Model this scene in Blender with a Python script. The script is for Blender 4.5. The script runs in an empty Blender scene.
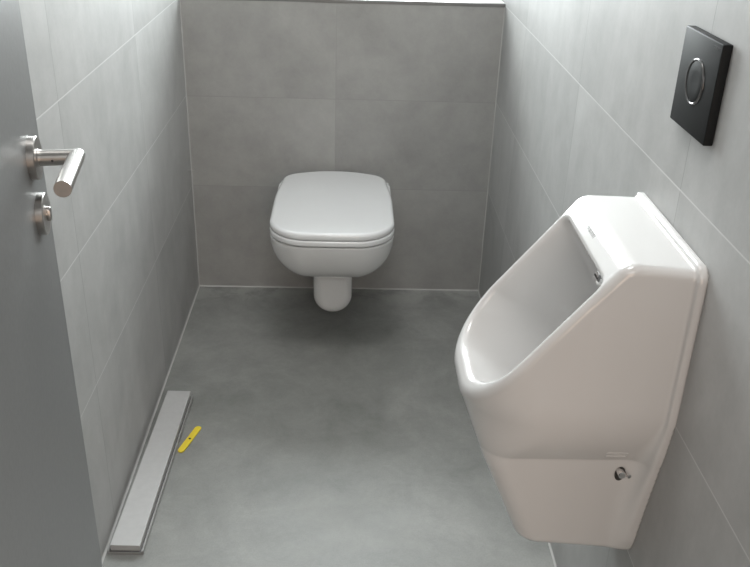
import bpy, bmesh, math
import numpy as np
from mathutils import Vector, Matrix

scene = bpy.context.scene
COL = scene.collection
PI = math.pi

# ------------------------------------------------------------------ helpers
def link(o, parent=None):
    COL.objects.link(o)
    if parent is not None:
        o.parent = parent
        o.matrix_parent_inverse = parent.matrix_world.inverted() if parent.type != 'EMPTY' else Matrix.Identity(4)
    return o

def mesh_obj(name, verts, faces, mat, parent=None, smooth=True):
    me = bpy.data.meshes.new(name)
    me.from_pydata([tuple(v) for v in verts], [], [tuple(f) for f in faces])
    me.update()
    if smooth:
        me.polygons.foreach_set('use_smooth', [True] * len(me.polygons))
    o = bpy.data.objects.new(name, me)
    if mat: me.materials.append(mat)
    return link(o, parent)

def bm_obj(name, bm, mat, parent=None, smooth=False, angle=None):
    me = bpy.data.meshes.new(name)
    bmesh.ops.recalc_face_normals(bm, faces=bm.faces)
    bm.to_mesh(me); bm.free()
    if smooth:
        me.polygons.foreach_set('use_smooth', [True] * len(me.polygons))
        me.set_sharp_from_angle(angle=math.radians(angle or 35))
    if mat: me.materials.append(mat)
    o = bpy.data.objects.new(name, me)
    return link(o, parent)

def empty(name, loc, rotz=0.0):
    o = bpy.data.objects.new(name, None)
    o.empty_display_size = .05
    o.location = loc; o.rotation_euler = (0, 0, rotz)
    COL.objects.link(o)
    return o

def tag(o, label, cat):
    o['label'] = label; o['category'] = cat
    return o

def struct(o):
    o['kind'] = 'structure'
    return o

def box(bm, lo, hi, M=None, bevel=0.0, seg=2):
    lo = Vector(lo); hi = Vector(hi)
    c = (lo + hi) / 2; s = hi - lo
    mat = Matrix.Translation(c) @ Matrix.Diagonal((s.x, s.y, s.z, 1))
    if M is not None: mat = M @ mat
    r = bmesh.ops.create_cube(bm, size=1, matrix=mat)
    if bevel > 0:
        es = list({e for v in r['verts'] for e in v.link_edges})
        bmesh.ops.bevel(bm, geom=es, offset=bevel, segments=seg, affect='EDGES', profile=.5)

def frame_from_axis(origin, axis, up=(0, 0, 1)):
    z = Vector(axis).normalized(); u = Vector(up)
    x = u.cross(z)
    if x.length < 1e-5: x = Vector((1, 0, 0)).cross(z)
    x.normalize(); y = z.cross(x)
    M = Matrix((x, y, z)).transposed().to_4x4(); M.translation = Vector(origin)
    return M

def lathe(bm, prof, M, n=48):
    """profile [(r, h)] revolved about local z of M"""
    rings = []
    for r, h in prof:
        if r < 1e-6:
            rings.append([bm.verts.new(M @ Vector((0, 0, h)))])
        else:
            rings.append([bm.verts.new(M @ Vector((r * math.cos(2 * PI * k / n), r * math.sin(2 * PI * k / n), h))) for k in range(n)])
    for a, b in zip(rings, rings[1:]):
        for k in range(n):
            k2 = (k + 1) % n
            if len(a) == 1 and len(b) == 1: continue
            if len(a) == 1: bm.faces.new((a[0], b[k], b[k2]))
            elif len(b) == 1: bm.faces.new((a[k], a[k2], b[0]))
            else: bm.faces.new((a[k], a[k2], b[k2], b[k]))

def sweep(bm, pts, r, n=32, cap=True):
    """round bar along straight pieces with mitred corners"""
    pts = [Vector(p) for p in pts]
    dirs = [(b - a).normalized() for a, b in zip(pts, pts[1:])]
    up = Vector((0, 0, 1))
    rings = []
    for i, p in enumerate(pts):
        d0 = dirs[max(0, i - 1)]; d1 = dirs[min(i, len(dirs) - 1)]
        nrm = (d0 + d1).normalized()
        d = d0
        x = up.cross(d).normalized(); y = d.cross(x)
        ring = []
        for k in range(n):
            a = 2 * PI * k / n
            off = x * math.cos(a) * r + y * math.sin(a) * r
            t = -(off.dot(nrm)) / d.dot(nrm)
            ring.append(p + off + d * t)
        rings.append(ring)
    vr = [[bm.verts.new(v) for v in ring] for ring in rings]
    # rings after a corner need matching order: reproject the order by nearest shift
    for i in range(len(vr) - 1):
        a, b = vr[i], vr[i + 1]
        best = min(range(n), key=lambda s: sum((a[k].co - b[(k + s) % n].co - dirs[i] * (a[k].co - b[(k + s) % n].co).dot(dirs[i])).length for k in range(0, n, 4)))
        for k in range(n):
            bm.faces.new((a[k], a[(k + 1) % n], b[(k + 1 + best) % n], b[(k + best) % n]))
    if cap:
        bm.faces.new(vr[0]); bm.faces.new(vr[-1])

# ---- implicit surfaces (used for the glazed ceramic), meshed by surface nets
def surface_net(fn, lo, hi, h):
    lo = np.array(lo, float); hi = np.array(hi, float)
    n = np.ceil((hi - lo) / h).astype(int) + 1
    ax = [lo[i] + h * np.arange(n[i]) for i in range(3)]
    X, Y, Z = np.meshgrid(*ax, indexing='ij')
    F = fn(X, Y, Z)
    S = F < 0
    cs = [(i, j, k) for i in (0, 1) for j in (0, 1) for k in (0, 1)]
    def sub(A, c):
        return A[c[0]:n[0] - 1 + c[0], c[1]:n[1] - 1 + c[1], c[2]:n[2] - 1 + c[2]]
    cnt = sum(sub(S, c).astype(np.int8) for c in cs)
    act = (cnt > 0) & (cnt < 8)
    idx = np.full(act.shape, -1, int)
    I = np.argwhere(act)
    idx[act] = np.arange(len(I))
    acc = np.zeros((len(I), 3)); num = np.zeros(len(I))
    for a in cs:
        for d in range(3):
            if a[d] == 1: continue
            b = list(a); b[d] = 1
            fa = F[I[:, 0] + a[0], I[:, 1] + a[1], I[:, 2] + a[2]]
            fb = F[I[:, 0] + b[0], I[:, 1] + b[1], I[:, 2] + b[2]]
            m = (fa < 0) != (fb < 0)
            t = np.where(m, fa / np.where(m, fa - fb, 1), 0)
            p = np.tile(np.array(a, float), (len(I), 1)); p[:, d] += t
            acc[m] += p[m]; num[m] += 1
    V = lo + h * (I + acc / num[:, None])
    def ev(P): return fn(P[:, 0], P[:, 1], P[:, 2])
    for it in range(3):
        f = ev(V); g = np.zeros_like(V); e = h * .2
        for d in range(3):
            D = np.zeros(3); D[d] = e
            g[:, d] = (ev(V + D) - ev(V - D)) / (2 * e)
        g2 = np.maximum((g * g).sum(1), .25)
        st = (f / g2)[:, None] * g
        L = np.linalg.norm(st, axis=1, keepdims=True)
        V -= st * np.minimum(1, .5 * h / np.maximum(L, 1e-9))
    faces = []
    for d in range(3):
        e, f = (d + 1) % 3, (d + 2) % 3
        sl0 = [slice(None)] * 3; sl1 = [slice(None)] * 3
        sl0[d] = slice(0, n[d] - 1); sl1[d] = slice(1, n[d])
        A = S[tuple(sl0)]; B = S[tuple(sl1)]
        E = np.argwhere(A != B)
        ok = (E[:, e] > 0) & (E[:, f] > 0) & (E[:, e] < n[e] - 1) & (E[:, f] < n[f] - 1)
        E = E[ok]
        fl = A[E[:, 0], E[:, 1], E[:, 2]]
        q = []
        for (oe, of) in ((-1, -1), (0, -1), (0, 0), (-1, 0)):
            P = E.copy(); P[:, e] += oe; P[:, f] += of
            q.append(idx[P[:, 0], P[:, 1], P[:, 2]])
        Q = np.stack(q, 1)
        Q[~fl] = Q[~fl][:, ::-1]
        faces.append(Q)
    return V, np.concatenate(faces)

def net_obj(name, fn, lo, hi, h, mat, parent=None):
    V, Fc = surface_net(fn, lo, hi, h)
    me = bpy.data.meshes.new(name)
    me.vertices.add(len(V)); me.vertices.foreach_set('co', V.ravel())
    me.loops.add(Fc.size); me.loops.foreach_set('vertex_index', Fc.ravel())
    me.polygons.add(len(Fc)); me.polygons.foreach_set('loop_start', np.arange(0, Fc.size, 4))
    me.update(calc_edges=True); me.validate()
    me.polygons.foreach_set('use_smooth', [True] * len(me.polygons))
    me.materials.append(mat)
    o = bpy.data.objects.new(name, me)
    return link(o, parent)

def rmax(a, b, R):
    """intersection of two solids with an edge of radius R"""
    return np.minimum(-R, np.maximum(a, b)) + np.hypot(np.maximum(R + a, 0), np.maximum(R + b, 0))
def smin(a, b, k):
    hh = np.clip(.5 + .5 * (b - a) / k, 0, 1)
    return b * (1 - hh) + a * hh - k * hh * (1 - hh)
def smax(a, b, k):
    return -smin(-a, -b, k)
def plane2(u, w, p, q):
    """signed distance in the (u,w) plane to the line p->q, negative on its left"""
    dx, dz = q[0] - p[0], q[1] - p[1]; L = math.hypot(dx, dz)
    return ((u - p[0]) * dz - (w - p[1]) * dx) / L
def rbox2(x, y, cx, cy, hx, hy, r):
    qx = np.abs(x - cx) - hx + r; qy = np.abs(y - cy) - hy + r
    return np.hypot(np.maximum(qx, 0), np.maximum(qy, 0)) + np.minimum(np.maximum(qx, qy), 0) - r
def sstep(a, b, x):
    t = np.clip((x - a) / (b - a), 0, 1); return t * t * (3 - 2 * t)

# ------------------------------------------------------------------ materials
class NT:
    def __init__(s, name):
        s.m = bpy.data.materials.new(name); s.m.use_nodes = True
        s.t = s.m.node_tree; s.b = s.t.nodes['Principled BSDF']
    def n(s, typ, **kw):
        nd = s.t.nodes.new(typ)
        for k, v in kw.items(): setattr(nd, k, v)
        return nd
    def l(s, a, b): s.t.links.new(a, b)
    def math(s, op, a, b=None, c=None):
        nd = s.n('ShaderNodeMath', operation=op)
        for i, v in enumerate((a, b, c)):
            if v is None: continue
            if isinstance(v, (int, float)): nd.inputs[i].default_value = v
            else: s.l(v, nd.inputs[i])
        return nd.outputs[0]
    def noise(s, vec, scale, detail=4, rough=.55, dist=0):
        nd = s.n('ShaderNodeTexNoise')
        nd.inputs['Scale'].default_value = scale; nd.inputs['Detail'].default_value = detail
        nd.inputs['Roughness'].default_value = rough; nd.inputs['Distortion'].default_value = dist
        s.l(vec, nd.inputs['Vector']); return nd.outputs['Fac']
    def mix(s, fac, a, b, blend='MIX'):
        nd = s.n('ShaderNodeMix', data_type='RGBA', blend_type=blend)
        for i, v in ((0, fac), (6, a), (7, b)):
            if isinstance(v, (int, float)): nd.inputs[i].default_value = v
            elif isinstance(v, tuple): nd.inputs[i].default_value = v
            else: s.l(v, nd.inputs[i])
        return nd.outputs[2]
    def ramp(s, fac, stops):
        nd = s.n('ShaderNodeValToRGB'); e = nd.color_ramp.elements
        while len(e) < len(stops): e.new(.5)
        for el, (p, c) in zip(e, stops):
            el.position = p; el.color = c
        s.l(fac, nd.inputs[0]); return nd.outputs[0]

def g(v, r=1, gg=1, b=1): return (v * r, v * gg, v * b, 1)

def simple(name, col, rough, metal=0.0, coat=0.0, noise_amt=.04, noise_scale=30, bump=0.0, spec=.5):
    k = NT(name)
    co = k.n('ShaderNodeTexCoord').outputs['Object']
    f = k.noise(co, noise_scale, 3)
    c0 = tuple(x * (1 - noise_amt) for x in col) + (1,); c1 = tuple(min(1, x * (1 + noise_amt)) for x in col) + (1,)
    k.l(k.ramp(f, [(.3, c0), (.7, c1)]), k.b.inputs['Base Color'])
    k.b.inputs['Roughness'].default_value = rough; k.b.inputs['Metallic'].default_value = metal
    k.b.inputs['Coat Weight'].default_value = coat; k.b.inputs['Coat Roughness'].default_value = .04
    k.b.inputs['Specular IOR Level'].default_value = spec
    if bump:
        bp = k.n('ShaderNodeBump'); bp.inputs['Strength'].default_value = bump; bp.inputs['Distance'].default_value = .001
        k.l(f, bp.inputs['Height']); k.l(bp.outputs[0], k.b.inputs['Normal'])
    return k.m

ROW, Z0 = .304, .0757          # tile height, phase: joints at .38, .684, .988, ...
def tile_mat(name, axis, period, phase, base, vert_gain, horiz_gain, streak=.0, hw=.0012):
    k = NT(name)
    co = k.n('ShaderNodeTexCoord').outputs['Object']
    sp = k.n('ShaderNodeSeparateXYZ'); k.l(co, sp.inputs[0])
    a = sp.outputs[axis]; z = sp.outputs['Z']
    rz = k.math('DIVIDE', k.math('SUBTRACT', z, Z0), ROW)
    ra = k.math('DIVIDE', k.math('SUBTRACT', a, phase), period)
    def line(r, size, w):
        fr = k.math('FRACT', k.math('ADD', r, .5))
        d = k.math('MULTIPLY', k.math('ABSOLUTE', k.math('SUBTRACT', fr, .5)), size)
        nd = k.n('ShaderNodeMapRange', interpolation_type='SMOOTHSTEP')
        nd.inputs['From Min'].default_value = w * .6; nd.inputs['From Max'].default_value = w * 1.4
        nd.inputs['To Min'].default_value = 1; nd.inputs['To Max'].default_value = 0
        k.l(d, nd.inputs['Value']); return nd.outputs[0]
    lz = k.math('MULTIPLY', line(rz, ROW, hw), k.math('GREATER_THAN', z, .2))
    la = line(ra, period, .0013)
    # tone of each tile
    cell = k.n('ShaderNodeCombineXYZ')
    k.l(k.math('FLOOR', ra), cell.inputs[0]); k.l(k.math('FLOOR', k.math('MAXIMUM', rz, 0)), cell.inputs[1])
    wn = k.n('ShaderNodeTexWhiteNoise'); k.l(cell.outputs[0], wn.inputs['Vector'])
    mp = k.n('ShaderNodeMapping'); mp.inputs['Scale'].default_value = (1, 1, 1)
    k.l(co, mp.inputs['Vector'])
    off = k.n('ShaderNodeVectorMath', operation='ADD')
    sc = k.n('ShaderNodeVectorMath', operation='SCALE'); k.l(wn.outputs['Color'], sc.inputs[0]); sc.inputs['Scale'].default_value = 5
    k.l(mp.outputs[0], off.inputs[0]); k.l(sc.outputs[0], off.inputs[1])
    v = off.outputs[0]
    n1 = k.noise(v, 3.2, 5, .6, .6); n2 = k.noise(v, 16, 5, .65); n3 = k.noise(v, 150, 2)
    st = k.n('ShaderNodeMapping')
    st.inputs['Scale'].default_value = (9, 9, 1.0)
    k.l(v, st.inputs['Vector'])
    n4 = k.noise(st.outputs[0], 2.2, 3)
    val = k.math('ADD', k.math('MULTIPLY', k.math('SUBTRACT', n1, .5), .50), k.math('MULTIPLY', k.math('SUBTRACT', n2, .5), .34))
    val = k.math('ADD', val, k.math('MULTIPLY', k.math('SUBTRACT', n3, .5), .07))
    val = k.math('ADD', val, k.math('MULTIPLY', k.math('SUBTRACT', n4, .5), streak))
    val = k.math('ADD', val, k.math('MULTIPLY', k.math('SUBTRACT', wn.outputs['Value'], .5), .06))
    val = k.math('ADD', val, 1.0)
    vm = k.n('ShaderNodeVectorMath', operation='SCALE'); vm.inputs[0].default_value = base; k.l(val, vm.inputs['Scale'])
    hcol = tuple(min(1, c * horiz_gain) for c in base) + (1,)
    vcol = tuple(min(1, c * vert_gain) for c in base) + (1,)
    c = k.mix(k.math('MULTIPLY', la, .85), vm.outputs[0], vcol)
    c = k.mix(k.math('MULTIPLY', lz, .9), c, hcol)
    k.l(c, k.b.inputs['Base Color'])
    k.l(k.math('ADD', .44, k.math('MULTIPLY', n2, .14)), k.b.inputs['Roughness'])
    k.b.inputs['Specular IOR Level'].default_value = .4
    bp = k.n('ShaderNodeBump'); bp.inputs['Strength'].default_value = .25; bp.inputs['Distance'].default_value = .001
    hgt = k.math('SUBTRACT', k.math('MULTIPLY', n3, .15), k.math('MAXIMUM', la, lz))
    k.l(hgt, bp.inputs['Height']); k.l(bp.outputs[0], k.b.inputs['Normal'])
    return k.m

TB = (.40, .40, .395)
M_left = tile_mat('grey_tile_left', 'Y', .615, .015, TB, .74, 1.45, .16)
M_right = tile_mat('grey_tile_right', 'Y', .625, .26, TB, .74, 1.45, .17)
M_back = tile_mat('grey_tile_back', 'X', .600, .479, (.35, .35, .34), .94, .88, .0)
M_grout = simple('pale_grout', (.46, .46, .45), .8)
M_trim = simple('edge_trim_grey', (.20, .20, .20), .4, .5)
M_white = simple('white_paint', (.80, .80, .80), .55, noise_amt=.01)
M_sill = simple('white_sill', (.85, .85, .85), .3, noise_amt=.01)
M_ceramic = simple('glazed_ceramic', (.63, .622, .615), .13, coat=.6, noise_amt=.006, noise_scale=6)
M_ceramic2 = simple('white_toilet_ceramic', (.78, .79, .795), .13, coat=.6, noise_amt=.006, noise_scale=6)
M_seat = simple('white_duroplast', (.76, .77, .78), .16, coat=.4, noise_amt=.006)
M_steel = simple('brushed_steel', (.44, .425, .41), .30, 1.0, noise_amt=.05, noise_scale=90)
M_chrome = simple('chrome', (.80, .80, .80), .07, 1.0, noise_amt=.01)
M_black = simple('black_satin_plastic', (.012, .013, .0135), .5, spec=.15, noise_amt=.08, noise_scale=200)
M_blackrim = simple('black_gloss_rim', (.06, .06, .06), .16, noise_amt=.02, coat=.5)
M_dark = simple('dark_recess', (.03, .028, .026), .5)
M_mark = simple('grey_print', (.42, .42, .42), .5)
M_bmark = simple('dark_grey_print', (.075, .077, .08), .5)
M_door = simple('grey_door_laminate', (.175, .179, .180), .40, noise_amt=.05, noise_scale=140, bump=.03)
M_strip = simple('light_grey_strip', (.48, .48, .48), .42, noise_amt=.03, noise_scale=60)
M_tray = simple('grey_strip_base', (.30, .30, .295), .42, noise_amt=.05, noise_scale=60)
M_groove = simple('dark_groove', (.10, .10, .098), .6)
M_yellow = simple('yellow_plastic', (.84, .66, .04), .4, noise_amt=.05)
M_frame = simple('white_window_frame', (.75, .75, .75), .35, noise_amt=.01)

def floor_mat():
    k = NT('smooth_grey_floor')
    co = k.n('ShaderNodeTexCoord').outputs['Object']
    n1 = k.noise(co, 2.0, 6, .62, .9); n2 = k.noise(co, 9, 6, .68, .4); n3 = k.noise(co, 60, 4, .6); n4 = k.noise(co, 260, 2)
    val = k.math('ADD', k.math('MULTIPLY', k.math('SUBTRACT', n1, .5), .75), k.math('MULTIPLY', k.math('SUBTRACT', n2, .5), .60))
    val = k.math('ADD', val, k.math('MULTIPLY', k.math('SUBTRACT', n3, .5), .14))
    val = k.math('ADD', val, k.math('MULTIPLY', k.math('SUBTRACT', n4, .5), .22))
    c = k.ramp(k.math('ADD', val, .5), [(.18, (.150, .156, .148, 1)), (.5, (.245, .250, .240, 1)), (.85, (.36, .362, .35, 1))])
    # pale cement haze left along the back wall
    sp = k.n('ShaderNodeSeparateXYZ'); k.l(co, sp.inputs[0])
    def mr(v, a, b):
        nd = k.n('ShaderNodeMapRange', interpolation_type='SMOOTHSTEP'); nd.inputs['From Min'].default_value = a; nd.inputs['From Max'].default_value = b
        k.l(v, nd.inputs['Value']); return nd.outputs[0]
    hz = k.math('MULTIPLY', mr(sp.outputs['Y'], -.16, -.01), mr(n2, .40, .62))
    c = k.mix(k.math('MULTIPLY', hz, .6), c, (.38, .385, .37, 1))
    k.l(c, k.b.inputs['Base Color'])
    k.l(k.math('ADD', .34, k.math('MULTIPLY', n2, .22)), k.b.inputs['Roughness'])
    k.b.inputs['Specular IOR Level'].default_value = .45
    bp = k.n('ShaderNodeBump'); bp.inputs['Strength'].default_value = .12; bp.inputs['Distance'].default_value = .001
    k.l(n3, bp.inputs['Height']); k.l(bp.outputs[0], k.b.inputs['Normal'])
    return k.m
M_floor = floor_mat()

def glass_mat():
    k = NT('window_glass')
    tr = k.n('ShaderNodeBsdfTransparent'); gl = k.n('ShaderNodeBsdfGlossy'); gl.inputs['Roughness'].default_value = .02
    fr = k.n('ShaderNodeFresnel'); fr.inputs['IOR'].default_value = 1.3
    tr.inputs['Color'].default_value = (.95, .97, .96, 1)
    mx = k.n('ShaderNodeMixShader'); k.l(fr.outputs[0], mx.inputs[0]); k.l(tr.outputs[0], mx.inputs[1]); k.l(gl.outputs[0], mx.inputs[2])
    k.l(mx.outputs[0], k.t.nodes['Material Output'].inputs['Surface'])
    return k.m
M_glass = glass_mat()

# ------------------------------------------------------------------ room shell
W, LEDGE, CEIL, YF, YW = 1.0, .993, 2.55, -2.45, .20
def slab(name, lo, hi, mat):
    bm = bmesh.new(); box(bm, lo, hi); return struct(bm_obj(name, bm, mat))
slab('floor', (-.12, YF - 1.6, -.1), (W + .12, .0, 0), M_floor)
slab('wall_left', (-.12, YF, 0), (0, YW + .14, CEIL), M_left)
slab('wall_right', (W, YF, 0), (W + .12, YW + .14, CEIL), M_right)
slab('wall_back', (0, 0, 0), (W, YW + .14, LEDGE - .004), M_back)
slab('ceiling', (-.12, YF, CEIL), (W + .12, YW + .14, CEIL + .1), M_white)
slab('wall_back_upper', (0, YW, 2.3), (W, YW + .14, CEIL), M_white)
# white ledge on the half-height wall with a grey edging profile at its front
bm = bmesh.new(); box(bm, (0, .008, LEDGE - .004), (W, YW + .02, LEDGE), bevel=.001)
struct(bm_obj('trim_1', bm, M_sill))
bm = bmesh.new(); box(bm, (0, -.0015, LEDGE - .010), (W, .008, LEDGE + .0005), bevel=.001)
struct(bm_obj('trim_2', bm, M_trim))
# pale sealant beads in the corners
def bead(name, p, q, a, b, s=.004):
    p, q, a, b = Vector(p), Vector(q), Vector(a) * s, Vector(b) * s
    vs = [p, p + a, p + b, q, q + a, q + b]
    return struct(mesh_obj(name, vs, [(0, 2, 1), (3, 4, 5), (1, 2, 5, 4), (0, 1, 4, 3), (0, 3, 5, 2)], M_grout, smooth=False))
bead('sealant_bead_left', (0, YF, 0), (0, 0, 0), (1, 0, 0), (0, 0, 1), .0038)
bead('sealant_bead_right', (W, YF, 0), (W, 0, 0), (-1, 0, 0), (0, 0, 1), .0038)
bead('sealant_bead_back', (0, 0, 0), (W, 0, 0), (0, -1, 0), (0, 0, 1), .0034)
bead('trim_3', (0, 0, 0), (0, 0, LEDGE - .01), (1, 0, 0), (0, -1, 0), .0030)
bead('trim_4', (W, 0, 0), (W, 0, LEDGE - .01), (-1, 0, 0), (0, -1, 0), .0030)

# window above the ledge (outside the frame of the photo, lights the walls)
bm = bmesh.new()
for lo, hi in (((0, YW, LEDGE), (.05, YW + .06, 2.3)), ((W - .05, YW, LEDGE), (W, YW + .06, 2.3)),
               ((.05, YW, LEDGE), (W - .05, YW + .06, LEDGE + .05)), ((.05, YW, 2.25), (W - .05, YW + .06, 2.3))):
    box(bm, lo, hi, bevel=.003)
win = struct(bm_obj('window_1', bm, M_frame))
bm = bmesh.new(); box(bm, (.05, YW + .027, LEDGE + .05), (W - .05, YW + .033, 2.25))
bm_obj('glass_pane', bm, M_glass, win)

# ------------------------------------------------------------------ door on the left, opened into the room
ANG = math.radians(8.5)
tdir = Vector((-math.sin(ANG), math.cos(ANG), 0)); ndir = Vector((math.cos(ANG), math.sin(ANG), 0))
ZH = 1.0645
ROS = Vector((.1395, -1.7464, ZH)) - tdir * .012
BACKSET = .064
# local frame of the door: X along the normal (towards the room), Y along the leaf towards its free edge
MD = Matrix((ndir, tdir, Vector((0, 0, 1)))).transposed().to_4x4(); MD.translation = Vector((ROS.x, ROS.y, 0))
DW = .74
bm = bmesh.new(); box(bm, (-.042, BACKSET - DW, .006), (0, BACKSET, 2.04), MD, bevel=.0015)
door = struct(bm_obj('door_1', bm, M_door))
def DL(x, y, z): return MD @ Vector((x, y, z))
# lever handle
bm = bmesh.new()
sweep(bm, [DL(.008, 0, ZH), DL(.0525, 0, ZH), DL(.0525, -.112, ZH)], .0098, 40)
bmesh.ops.bevel(bm, geom=[e for e in bm.edges if len(e.link_faces) == 2 and any(len(f.verts) > 8 for f in e.link_faces)], offset=.0008, segments=2, affect='EDGES')
handle = bm_obj('door_handle', bm, M_steel, door, True, 30)
bm = bmesh.new()
MR = frame_from_axis(DL(0, 0, ZH), ndir)
lathe(bm, [(.0, .0), (.0265, .0), (.0265, .0078), (.0255, .009), (.0112, .009), (.0108, .0098), (0, .0098)], MR, 64)
bm_obj('rosette', bm, M_steel, handle, True, 30)
bm = bmesh.new()
lathe(bm, [(0, 0), (.0016, 0), (.0016, .0004), (0, .0004)], frame_from_axis(DL(.026, -.0096, ZH - .001), -tdir), 12)
bm_obj('grub_screw', bm, M_dark, handle, True)
# thumb turn lock below
ZL = ZH - .0725
bm = bmesh.new(); MR2 = frame_from_axis(DL(0, 0, ZL), ndir)
lathe(bm, [(0, 0), (.0265, 0), (.0265, .0078), (.0255, .009), (0, .009)], MR2, 64)
lock = bm_obj('thumb_turn_lock', bm, M_steel, door, True, 30)
bm = bmesh.new()
lathe(bm, [(0, .009), (.0055, .009), (.0055, .0105), (0, .0105)], MR2, 32)
rot = MR2 @ Matrix.Rotation(math.radians(0), 4, 'Z')
prof = []
for k in range(28):
    a = 2 * PI * k / 28
    prof.append((.0050 * math.copysign(abs(math.cos(a)) ** .8, math.cos(a)), .0095 * math.copysign(abs(math.sin(a)) ** .8, math.sin(a))))
rings = []
for s, h in ((.9, .008), (1, .009), (1, .0125), (.85, .0140)):
    rings.append([bm.verts.new(rot @ Vector((x * s, y * s, h))) for x, y in prof])
for a, b in zip(rings, rings[1:]):
    for k in range(28): bm.faces.new((a[k], a[(k + 1) % 28], b[(k + 1) % 28], b[k]))
bm.faces.new(rings[-1])
bm_obj('turn_knob', bm, M_steel, lock, True, 30)

# ------------------------------------------------------------------ urinal (local: u out of the wall, v across, w up)
YC = -1.6135
def urinal_sdf(u, v, w):
    av = np.abs(v)
    # bowl and apron
    top = plane2(u, w, (.4, .9440), (-.1, .9200))
    slope = plane2(u, w, (.303, .677), (.098, .937))
    lip = plane2(u, w, (.288, .630), (.308, .677))
    apr = plane2(u, w, (.192, .390), (.292, .640))
    bot = plane2(u, w, (0, .382), (.3, .409))
    fr = smax(lip, apr, .02)
    f = np.clip((w - .588) / .12, 0, 1)
    hw = .104 + .0405 * (1 - (1 - f) ** 2) - .020 * np.clip((.588 - w) / .2, 0, 1) - .075 * np.clip(u - .02, 0, .12) * sstep(.6, .8, w)
    R = .032 + .078 * sstep(.56, .67, w)
    side = av - hw
    d = rmax(fr, side, R)
    d = rmax(d, slope, .012)
    d = rmax(d, top, .013)
    d = rmax(d, bot, .016)
    d = np.maximum(d, -u)
    # basin hollow, cut square to the sloping opening
    P0 = (.098, .937); L = math.hypot(.205, .260)
    sx, sz = .205 / L, -.260 / L            # down the slope
    s = (u - P0[0]) * sx + (w - P0[1]) * sz
    n = (u - P0[0]) * (-sz) + (w - P0[1]) * sx
    lo, hi = .048, L - .029
    taper = np.clip(-n, 0, .3)
    hv = .1185 - .10 * taper
    rc = .018 + .070 * sstep(.08, .24, s)
    a = np.abs(s - (lo + hi) / 2 + .18 * taper) - (hi - lo) / 2 + .10 * taper
    c2 = rmax(a, av - hv, rc)
    backp = (np.maximum(.042, .118 - .6 * (.90 - w)) - u) / 1.16
    c2 = rmax(c2, backp, .018)
    floor_ = -(n + .205)
    cav = rmax(c2, floor_, .06)
    d = rmax(d, -cav, .008)
    # flange against the wall
    ph = np.interp(w, [.38, .42, .53, .62, .685, .95], [.072, .088, .116, .139, .151, .1525])
    pl = rmax(av - ph, np.maximum(w - .9335, .384 - w), .022 + .014 * (1 - sstep(.5, .6, w)))
    pl = rmax(pl, u - .013, .005)
    pl = np.maximum(pl, -u)
    k = .003 + .036 * (1 - sstep(.56, .70, w))
    d = smin(d, pl, k)
    # recess with the fixing bolt, on both sides
    du, dw = u - .047, w - .562
    rec = np.sqrt((du / .0105) ** 2 + ((dw + .004) / .0165) ** 2 + ((av - .108) / .014) ** 2) * .0105 - .0105
    d = smax(d, -rec, .002)
    return np.maximum(d, -u)

urinal = empty('urinal', (W, YC, 0))
tag(urinal, 'white glazed wall-hung urinal with sloping open bowl on the right wall', 'urinal')
H = .0032
body = net_obj('ceramic_body', lambda x, y, z: urinal_sdf(-x, y, z), (-.325, -.175, .355), (.0075, .175, .975), H, M_ceramic, urinal)
# flush nozzle on the back of the basin
bm = bmesh.new()
MN = frame_from_axis((-.080, .014, .838), (-1, 0, .2))
lathe(bm, [(0, 0), (.017, 0), (.017, .005), (.013, .008), (.012, .014), (.009, .017), (0, .017)], MN, 40)
noz = bm_obj('flush_nozzle', bm, M_chrome, urinal, True, 30)
bm = bmesh.new(); box(bm, (-.009, -.002, .012), (.009, .002, .0174), MN, bevel=.0006)
bm_obj('nozzle_slot', bm, M_dark, noz)
# chrome fixing bolts
for sgn in (-1, 1):
    bm = bmesh.new()
    lathe(bm, [(0, -.004), (.0056, -.004), (.0056, .0125), (.0046, .0135), (0, .0135)], frame_from_axis((-.0485, sgn * .101, .564), (0, sgn, .12)), 24)
    lathe(bm, [(0, -.004), (.0034, -.004), (.0034, .008), (0, .009)], frame_from_axis((-.0385, sgn * .105, .562), (.25, sgn, .1)), 16)
    bm_obj('fixing_bolt', bm, M_chrome, urinal, True, 30)
    bm = bmesh.new()
    MC = Matrix.Translation((-.047, sgn * .099, .5585)) @ Matrix.Diagonal((.0088, .0012, .0145, 1))
    bmesh.ops.create_uvsphere(bm, u_segments=24, v_segments=12, radius=1, matrix=MC)
    bm_obj('recess_shade', bm, M_dark, urinal, True, 60)  # dark disc inside the cut recess, standing in for its shade
# small raised stamp above the near bolt, following the glaze
def stamp():
    loop = []
    u0, u1, w0, w1 = .048, .080, .602, .612
    for a, b in (((u0, w0), (u1, w0)), ((u1, w0), (u1, w1)), ((u1, w1), (u0, w1)), ((u0, w1), (u0, w0))):
        for k in range(10):
            t = k / 10; loop.append((a[0] + (b[0] - a[0]) * t, a[1] + (b[1] - a[1]) * t))
    pts = []
    for u, w in loop:
        ok, p, nrm, fi = body.ray_cast(Vector((-u, -.3, w)), Vector((0, 1, 0)))
        if ok: pts.append((p + nrm * .0001, nrm))
    vs, fs, n, m = [], [], len(pts), 6
    for i, (p, nrm) in enumerate(pts):
        d = (pts[(i + 1) % n][0] - pts[i - 1][0]).normalized(); sd_ = d.cross(nrm).normalized()
        for k in range(m):
            a = 2 * PI * k / m
            vs.append(p + (sd_ * math.cos(a) + nrm * math.sin(a)) * .0009)
    for i in range(n):
        for k in range(m):
            fs.append((i * m + k, i * m + (k + 1) % m, ((i + 1) % n) * m + (k + 1) % m, ((i + 1) % n) * m + k))
    mesh_obj('raised_stamp', vs, fs, M_ceramic, urinal)
stamp()

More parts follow.
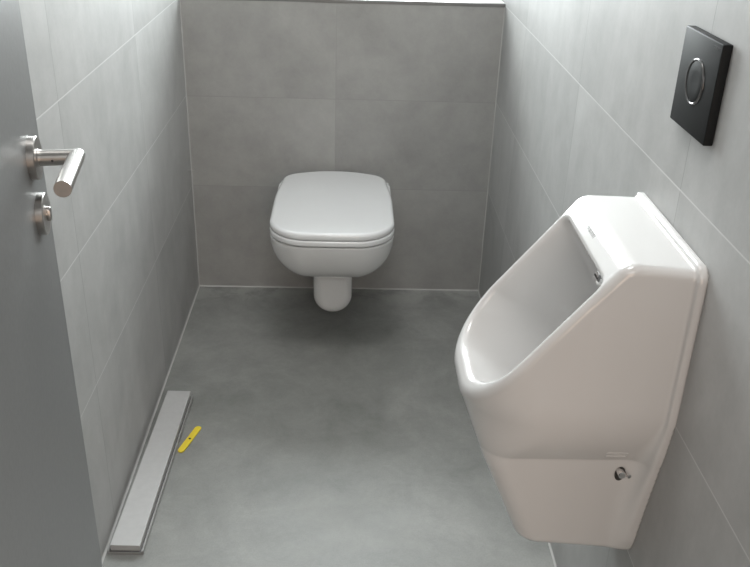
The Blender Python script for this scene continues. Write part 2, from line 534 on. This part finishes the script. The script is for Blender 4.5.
# lettering pressed / printed on the fittings
def lettering(name, body, size, M, mat, parent, depth=.0003):
    cu = bpy.data.curves.new(name, 'FONT'); cu.body = body; cu.size = size
    cu.align_x = 'CENTER'; cu.align_y = 'CENTER'; cu.extrude = depth; cu.resolution_u = 3
    tmp = bpy.data.objects.new(name + '_src', cu); COL.objects.link(tmp)
    bpy.context.view_layer.update()
    me = bpy.data.meshes.new_from_object(tmp.evaluated_get(bpy.context.evaluated_depsgraph_get()))
    bpy.data.objects.remove(tmp); bpy.data.curves.remove(cu)
    me.transform(M); me.materials.clear(); me.materials.append(mat)
    me.name = name
    o = bpy.data.objects.new(name, me)
    return link(o, parent)
def axes(o, x, y):
    x = Vector(x).normalized(); y = Vector(y).normalized(); z = x.cross(y)
    M = Matrix((x, y, z)).transposed().to_4x4(); M.translation = Vector(o); return M
L_ = math.hypot(.205, .260); sd = Vector((-.205 / L_, 0, -.260 / L_)); nn = Vector((-.260 / L_, 0, .205 / L_))
po = Vector((-.098, 0, .937)) + sd * .028 + nn * .0001
lettering('maker_lettering', 'DURAVIT', .010, axes(po + Vector((0, .012, 0)), (0, -1, 0), -sd), M_mark, urinal)

# ------------------------------------------------------------------ toilet (local: x across, d out of the wall, z up)
XC = .480
def plan(x, d, hw, front, r, bow=.010, back=-.2):
    dd = d + bow * (x / hw) ** 2
    return rbox2(x, dd, 0, (front + back) / 2, hw, (front - back) / 2, r)
def toilet_sdf(x, y, z):
    d = -y
    p = plan(x, d, .1805, .551, .105)
    under = plane2(d, z, (.15, .148), (.55, .302))
    o = rmax(p, under, .125)
    o = rmax(o, z - .4035, .003)
    # outlet cover below
    t = rbox2(x, z, 0, .30, .062, .250, .060)
    t = rmax(t, d - .29, .03)
    t = np.maximum(t, z - .30)
    o = smin(o, t, .022)
    inner = np.sqrt((x / .125) ** 2 + ((d - .335) / .165) ** 2 + ((z - .41) / .17) ** 2) * .125 - .125
    o = smax(o, -inner, .012)
    return np.maximum(o, -d)
toilet = empty('toilet', (XC, 0, 0))
tag(toilet, 'white wall-hung toilet with closed lid mounted on the tiled back wall', 'toilet')
net_obj('toilet_bowl', toilet_sdf, (-.195, -.575, .045), (.195, .008, .42), .0036, M_ceramic2, toilet)

def slab_sdf(p, z, z0, z1, r, crown=0.0, x=None, d=None):
    top = z - z1
    if crown: top = top + crown * ((x / .18) ** 2 + ((d - .29) / .28) ** 2)
    return rmax(rmax(p, top, r), z0 - z, min(r, .004))
def lidplan(x, d, hw, front, r):
    f = plan(x, d, hw, front, r, .010, -.2)
    b = (.016 + .040 * (np.abs(x) / .17) ** 2.2) - d
    return rmax(f, b, .035)
def seat_fn(x, y, z):
    d = -y
    p = lidplan(x, d, .1815, .553, .105)
    s = slab_sdf(p, z, .4085, .4255, .004)
    hole = np.sqrt((x / .115) ** 2 + ((d - .32) / .155) ** 2) * .115 - .115
    return smax(s, -hole, .006)
def lid_fn(x, y, z):
    d = -y
    # the lid narrows a little towards the hinges
    hw = .181 - .017 * (1 - sstep(.02, .28, d))
    p = lidplan(x * .181 / hw, d, .181, .552, .105)
    return slab_sdf(p, z, .4273, .4520, .010, .004, x, d)
net_obj('seat', seat_fn, (-.19, -.57, .401), (.19, -.012, .434), .0028, M_seat, toilet)
lid = net_obj('lid', lid_fn, (-.19, -.57, .42), (.19, -.012, .462), .0028, M_seat, toilet)
lettering('maker_lettering', 'DURAVIT', .009, axes((.002, -.050, .4495), (1, 0, 0), (0, 1, 0)), M_mark, lid)
for sgn in (-1, 1):
    bm = bmesh.new()
    lathe(bm, [(0, 0), (.013, 0), (.013, .026), (.011, .030), (0, .030)], Matrix.Translation((sgn * .085, -.030, .4045)), 32)
    bm_obj('hinge', bm, M_chrome, toilet, True, 30)

# ------------------------------------------------------------------ black flush plate on the right wall
plate = empty('flush_plate', (W, -1.6245, 1.1420))
tag(plate, 'black square flush plate with round button on right wall above the urinal', 'flush plate')
bm = bmesh.new(); box(bm, (-.0130, -.066, -.0650), (0, .068, .0650), bevel=.0016, seg=3)
bm_obj('cover_plate', bm, M_black, plate, True, 40)
MB = frame_from_axis((-.0130, 0.001, .003), (-1, 0, 0))
bm = bmesh.new()
lathe(bm, [(.0275, -.002), (.0275, .0012), (.0285, .0020), (.0298, .0020), (.0308, .0010), (.0308, -.002)], MB, 72)
bm_obj('button_ring', bm, M_blackrim, plate, True, 50)
bm = bmesh.new()
lathe(bm, [(.0270, -.002), (.0270, .0006), (.0262, .0010), (.012, .0004), (0, .0002)], MB, 72)
bm_obj('push_button', bm, M_black, plate, True, 50)
lettering('maker_lettering', 'GEBERIT', .0055, axes((-.0131, -.049, .0575), (0, -1, 0), (0, 0, 1)), M_bmark, plate, .0002)

# ------------------------------------------------------------------ long strip on the floor along the left wall
strip = empty('metal_strip', (.0515, -1.005, 0), -.0164)
tag(strip, 'long flat light grey metal strip with raised centre lying on floor along left wall', 'strip')
HL = .305
bm = bmesh.new(); box(bm, (-.0385, -HL - .005, 0), (.0400, HL - .004, .0060), bevel=.0006)
box(bm, (-.0385, -HL - .005, .005), (-.0350, HL - .004, .0110), bevel=.0005)
box(bm, (.0360, -HL - .005, .005), (.0400, HL - .004, .0110), bevel=.0005)
tray = bm_obj('base_tray', bm, M_tray, strip)
bm = bmesh.new(); box(bm, (-.0350, -HL - .004, .0058), (.0360, HL - .005, .0068))
bm_obj('groove', bm, M_groove, tray)
bm = bmesh.new(); box(bm, (-.0325, -HL, .0068), (.0325, HL, .0225), bevel=.0009)
bm_obj('raised_cover', bm, M_strip, strip)

# ------------------------------------------------------------------ yellow plastic piece on the floor
def yellow_piece():
    a, b = Vector((.1345, -.840, 0)), Vector((.1015, -.952, 0))
    c = (a + b) / 2; dv = (a - b); ln = dv.length; rz = math.atan2(dv.y, dv.x)
    root = empty('plastic_strip', c, rz)
    tag(root, 'small yellow plastic strip with rounded ends lying on the floor beside the grey strip', 'strip')
    hwid = .0085; n = 12; pts = []
    for sgn in (1, -1):
        for k in range(n + 1):
            an = -PI / 2 + PI * k / n
            pts.append((sgn * (ln / 2 - hwid + math.cos(an) * hwid), sgn * math.sin(an) * hwid))
    bm = bmesh.new()
    lo = [bm.verts.new((x, y, .0004)) for x, y in pts]; hi = [bm.verts.new((x, y, .0034)) for x, y in pts]
    bm.faces.new(hi); bm.faces.new(lo[::-1])
    for k in range(len(pts)):
        k2 = (k + 1) % len(pts); bm.faces.new((lo[k], lo[k2], hi[k2], hi[k]))
    bmesh.ops.bevel(bm, geom=[e for e in bm.edges if all(abs(v.co.z - .0034) < 1e-6 for v in e.verts)], offset=.0007, segments=2, affect='EDGES')
    bm_obj('strip_body', bm, M_yellow, root, True, 30)
    bm = bmesh.new()
    lathe(bm, [(.0012, .0034), (.0034, .0034), (.0034, .0038), (.0012, .0038), (0, .0035)], Matrix.Translation((0, 0, 0)), 20)
    bm_obj('hole', bm, M_dark, root, True)
yellow_piece()

# ------------------------------------------------------------------ light
def area(name, loc, target, sx, sy, power, col):
    l = bpy.data.lights.new(name, 'AREA'); l.shape = 'RECTANGLE'; l.size = sx; l.size_y = sy
    l.energy = power; l.color = col
    o = bpy.data.objects.new(name, l); o.location = loc
    o.rotation_euler = (Vector(target) - Vector(loc)).to_track_quat('-Z', 'Y').to_euler()
    COL.objects.link(o); return o
area('window_daylight', (.5, .85, 1.75), (.5, -1.4, 1.0), 2.2, 1.5, 192, (.95, .975, 1.0))
area('corridor_light', (.55, -3.9, 2.2), (.55, -1.0, .4), 1.6, 1.2, 16, (1.0, .98, .95))
area('warm_bounce_fill', (.85, -3.3, .9), (.9, -1.6, .6), .7, .9, 5.5, (1.0, .74, .56))  # added fill standing in for warm bounce from behind the camera
area('ceiling_light', (.5, -1.35, 2.5), (.5, -1.35, 0),   .5, .5, 13, (1.0, .985, .96))
wd = bpy.data.worlds.new('daylight'); scene.world = wd; wd.use_nodes = True
bg = wd.node_tree.nodes['Background']; bg.inputs[0].default_value = (1.0, .97, .94, 1); bg.inputs[1].default_value = .28

# ------------------------------------------------------------------ camera
f, pitch, yaw, roll, cx, cy, cz = 870.30, .4642, .0358, .0328, .5263, -2.7764, 1.4127
cp, sp_, cyw, sy_ = math.cos(pitch), math.sin(pitch), math.cos(yaw), math.sin(yaw)
Fw = Vector((sy_ * cp, cyw * cp, -sp_)); Rt = Vector((cyw, -sy_, 0)); Dn = Vector((-sy_ * sp_, -cyw * sp_, -cp))
cr, sr = math.cos(roll), math.sin(roll)
R2 = Rt * cr - Dn * sr; D2 = Rt * sr + Dn * cr
cam = bpy.data.cameras.new('camera'); co = bpy.data.objects.new('camera', cam)
Mc = Matrix((R2, -D2, -Fw)).transposed().to_4x4(); Mc.translation = (cx, cy, cz)
co.matrix_world = Mc
cam.sensor_width = 36; cam.sensor_fit = 'HORIZONTAL'; cam.lens = f * 36 / 750
cam.clip_start = .02; cam.clip_end = 50
COL.objects.link(co); scene.camera = co

scene.view_settings.view_transform = 'Standard'
scene.view_settings.look = 'None'
scene.view_settings.exposure = 0.06
scene.cycles.max_bounces = 10; scene.cycles.diffuse_bounces = 6
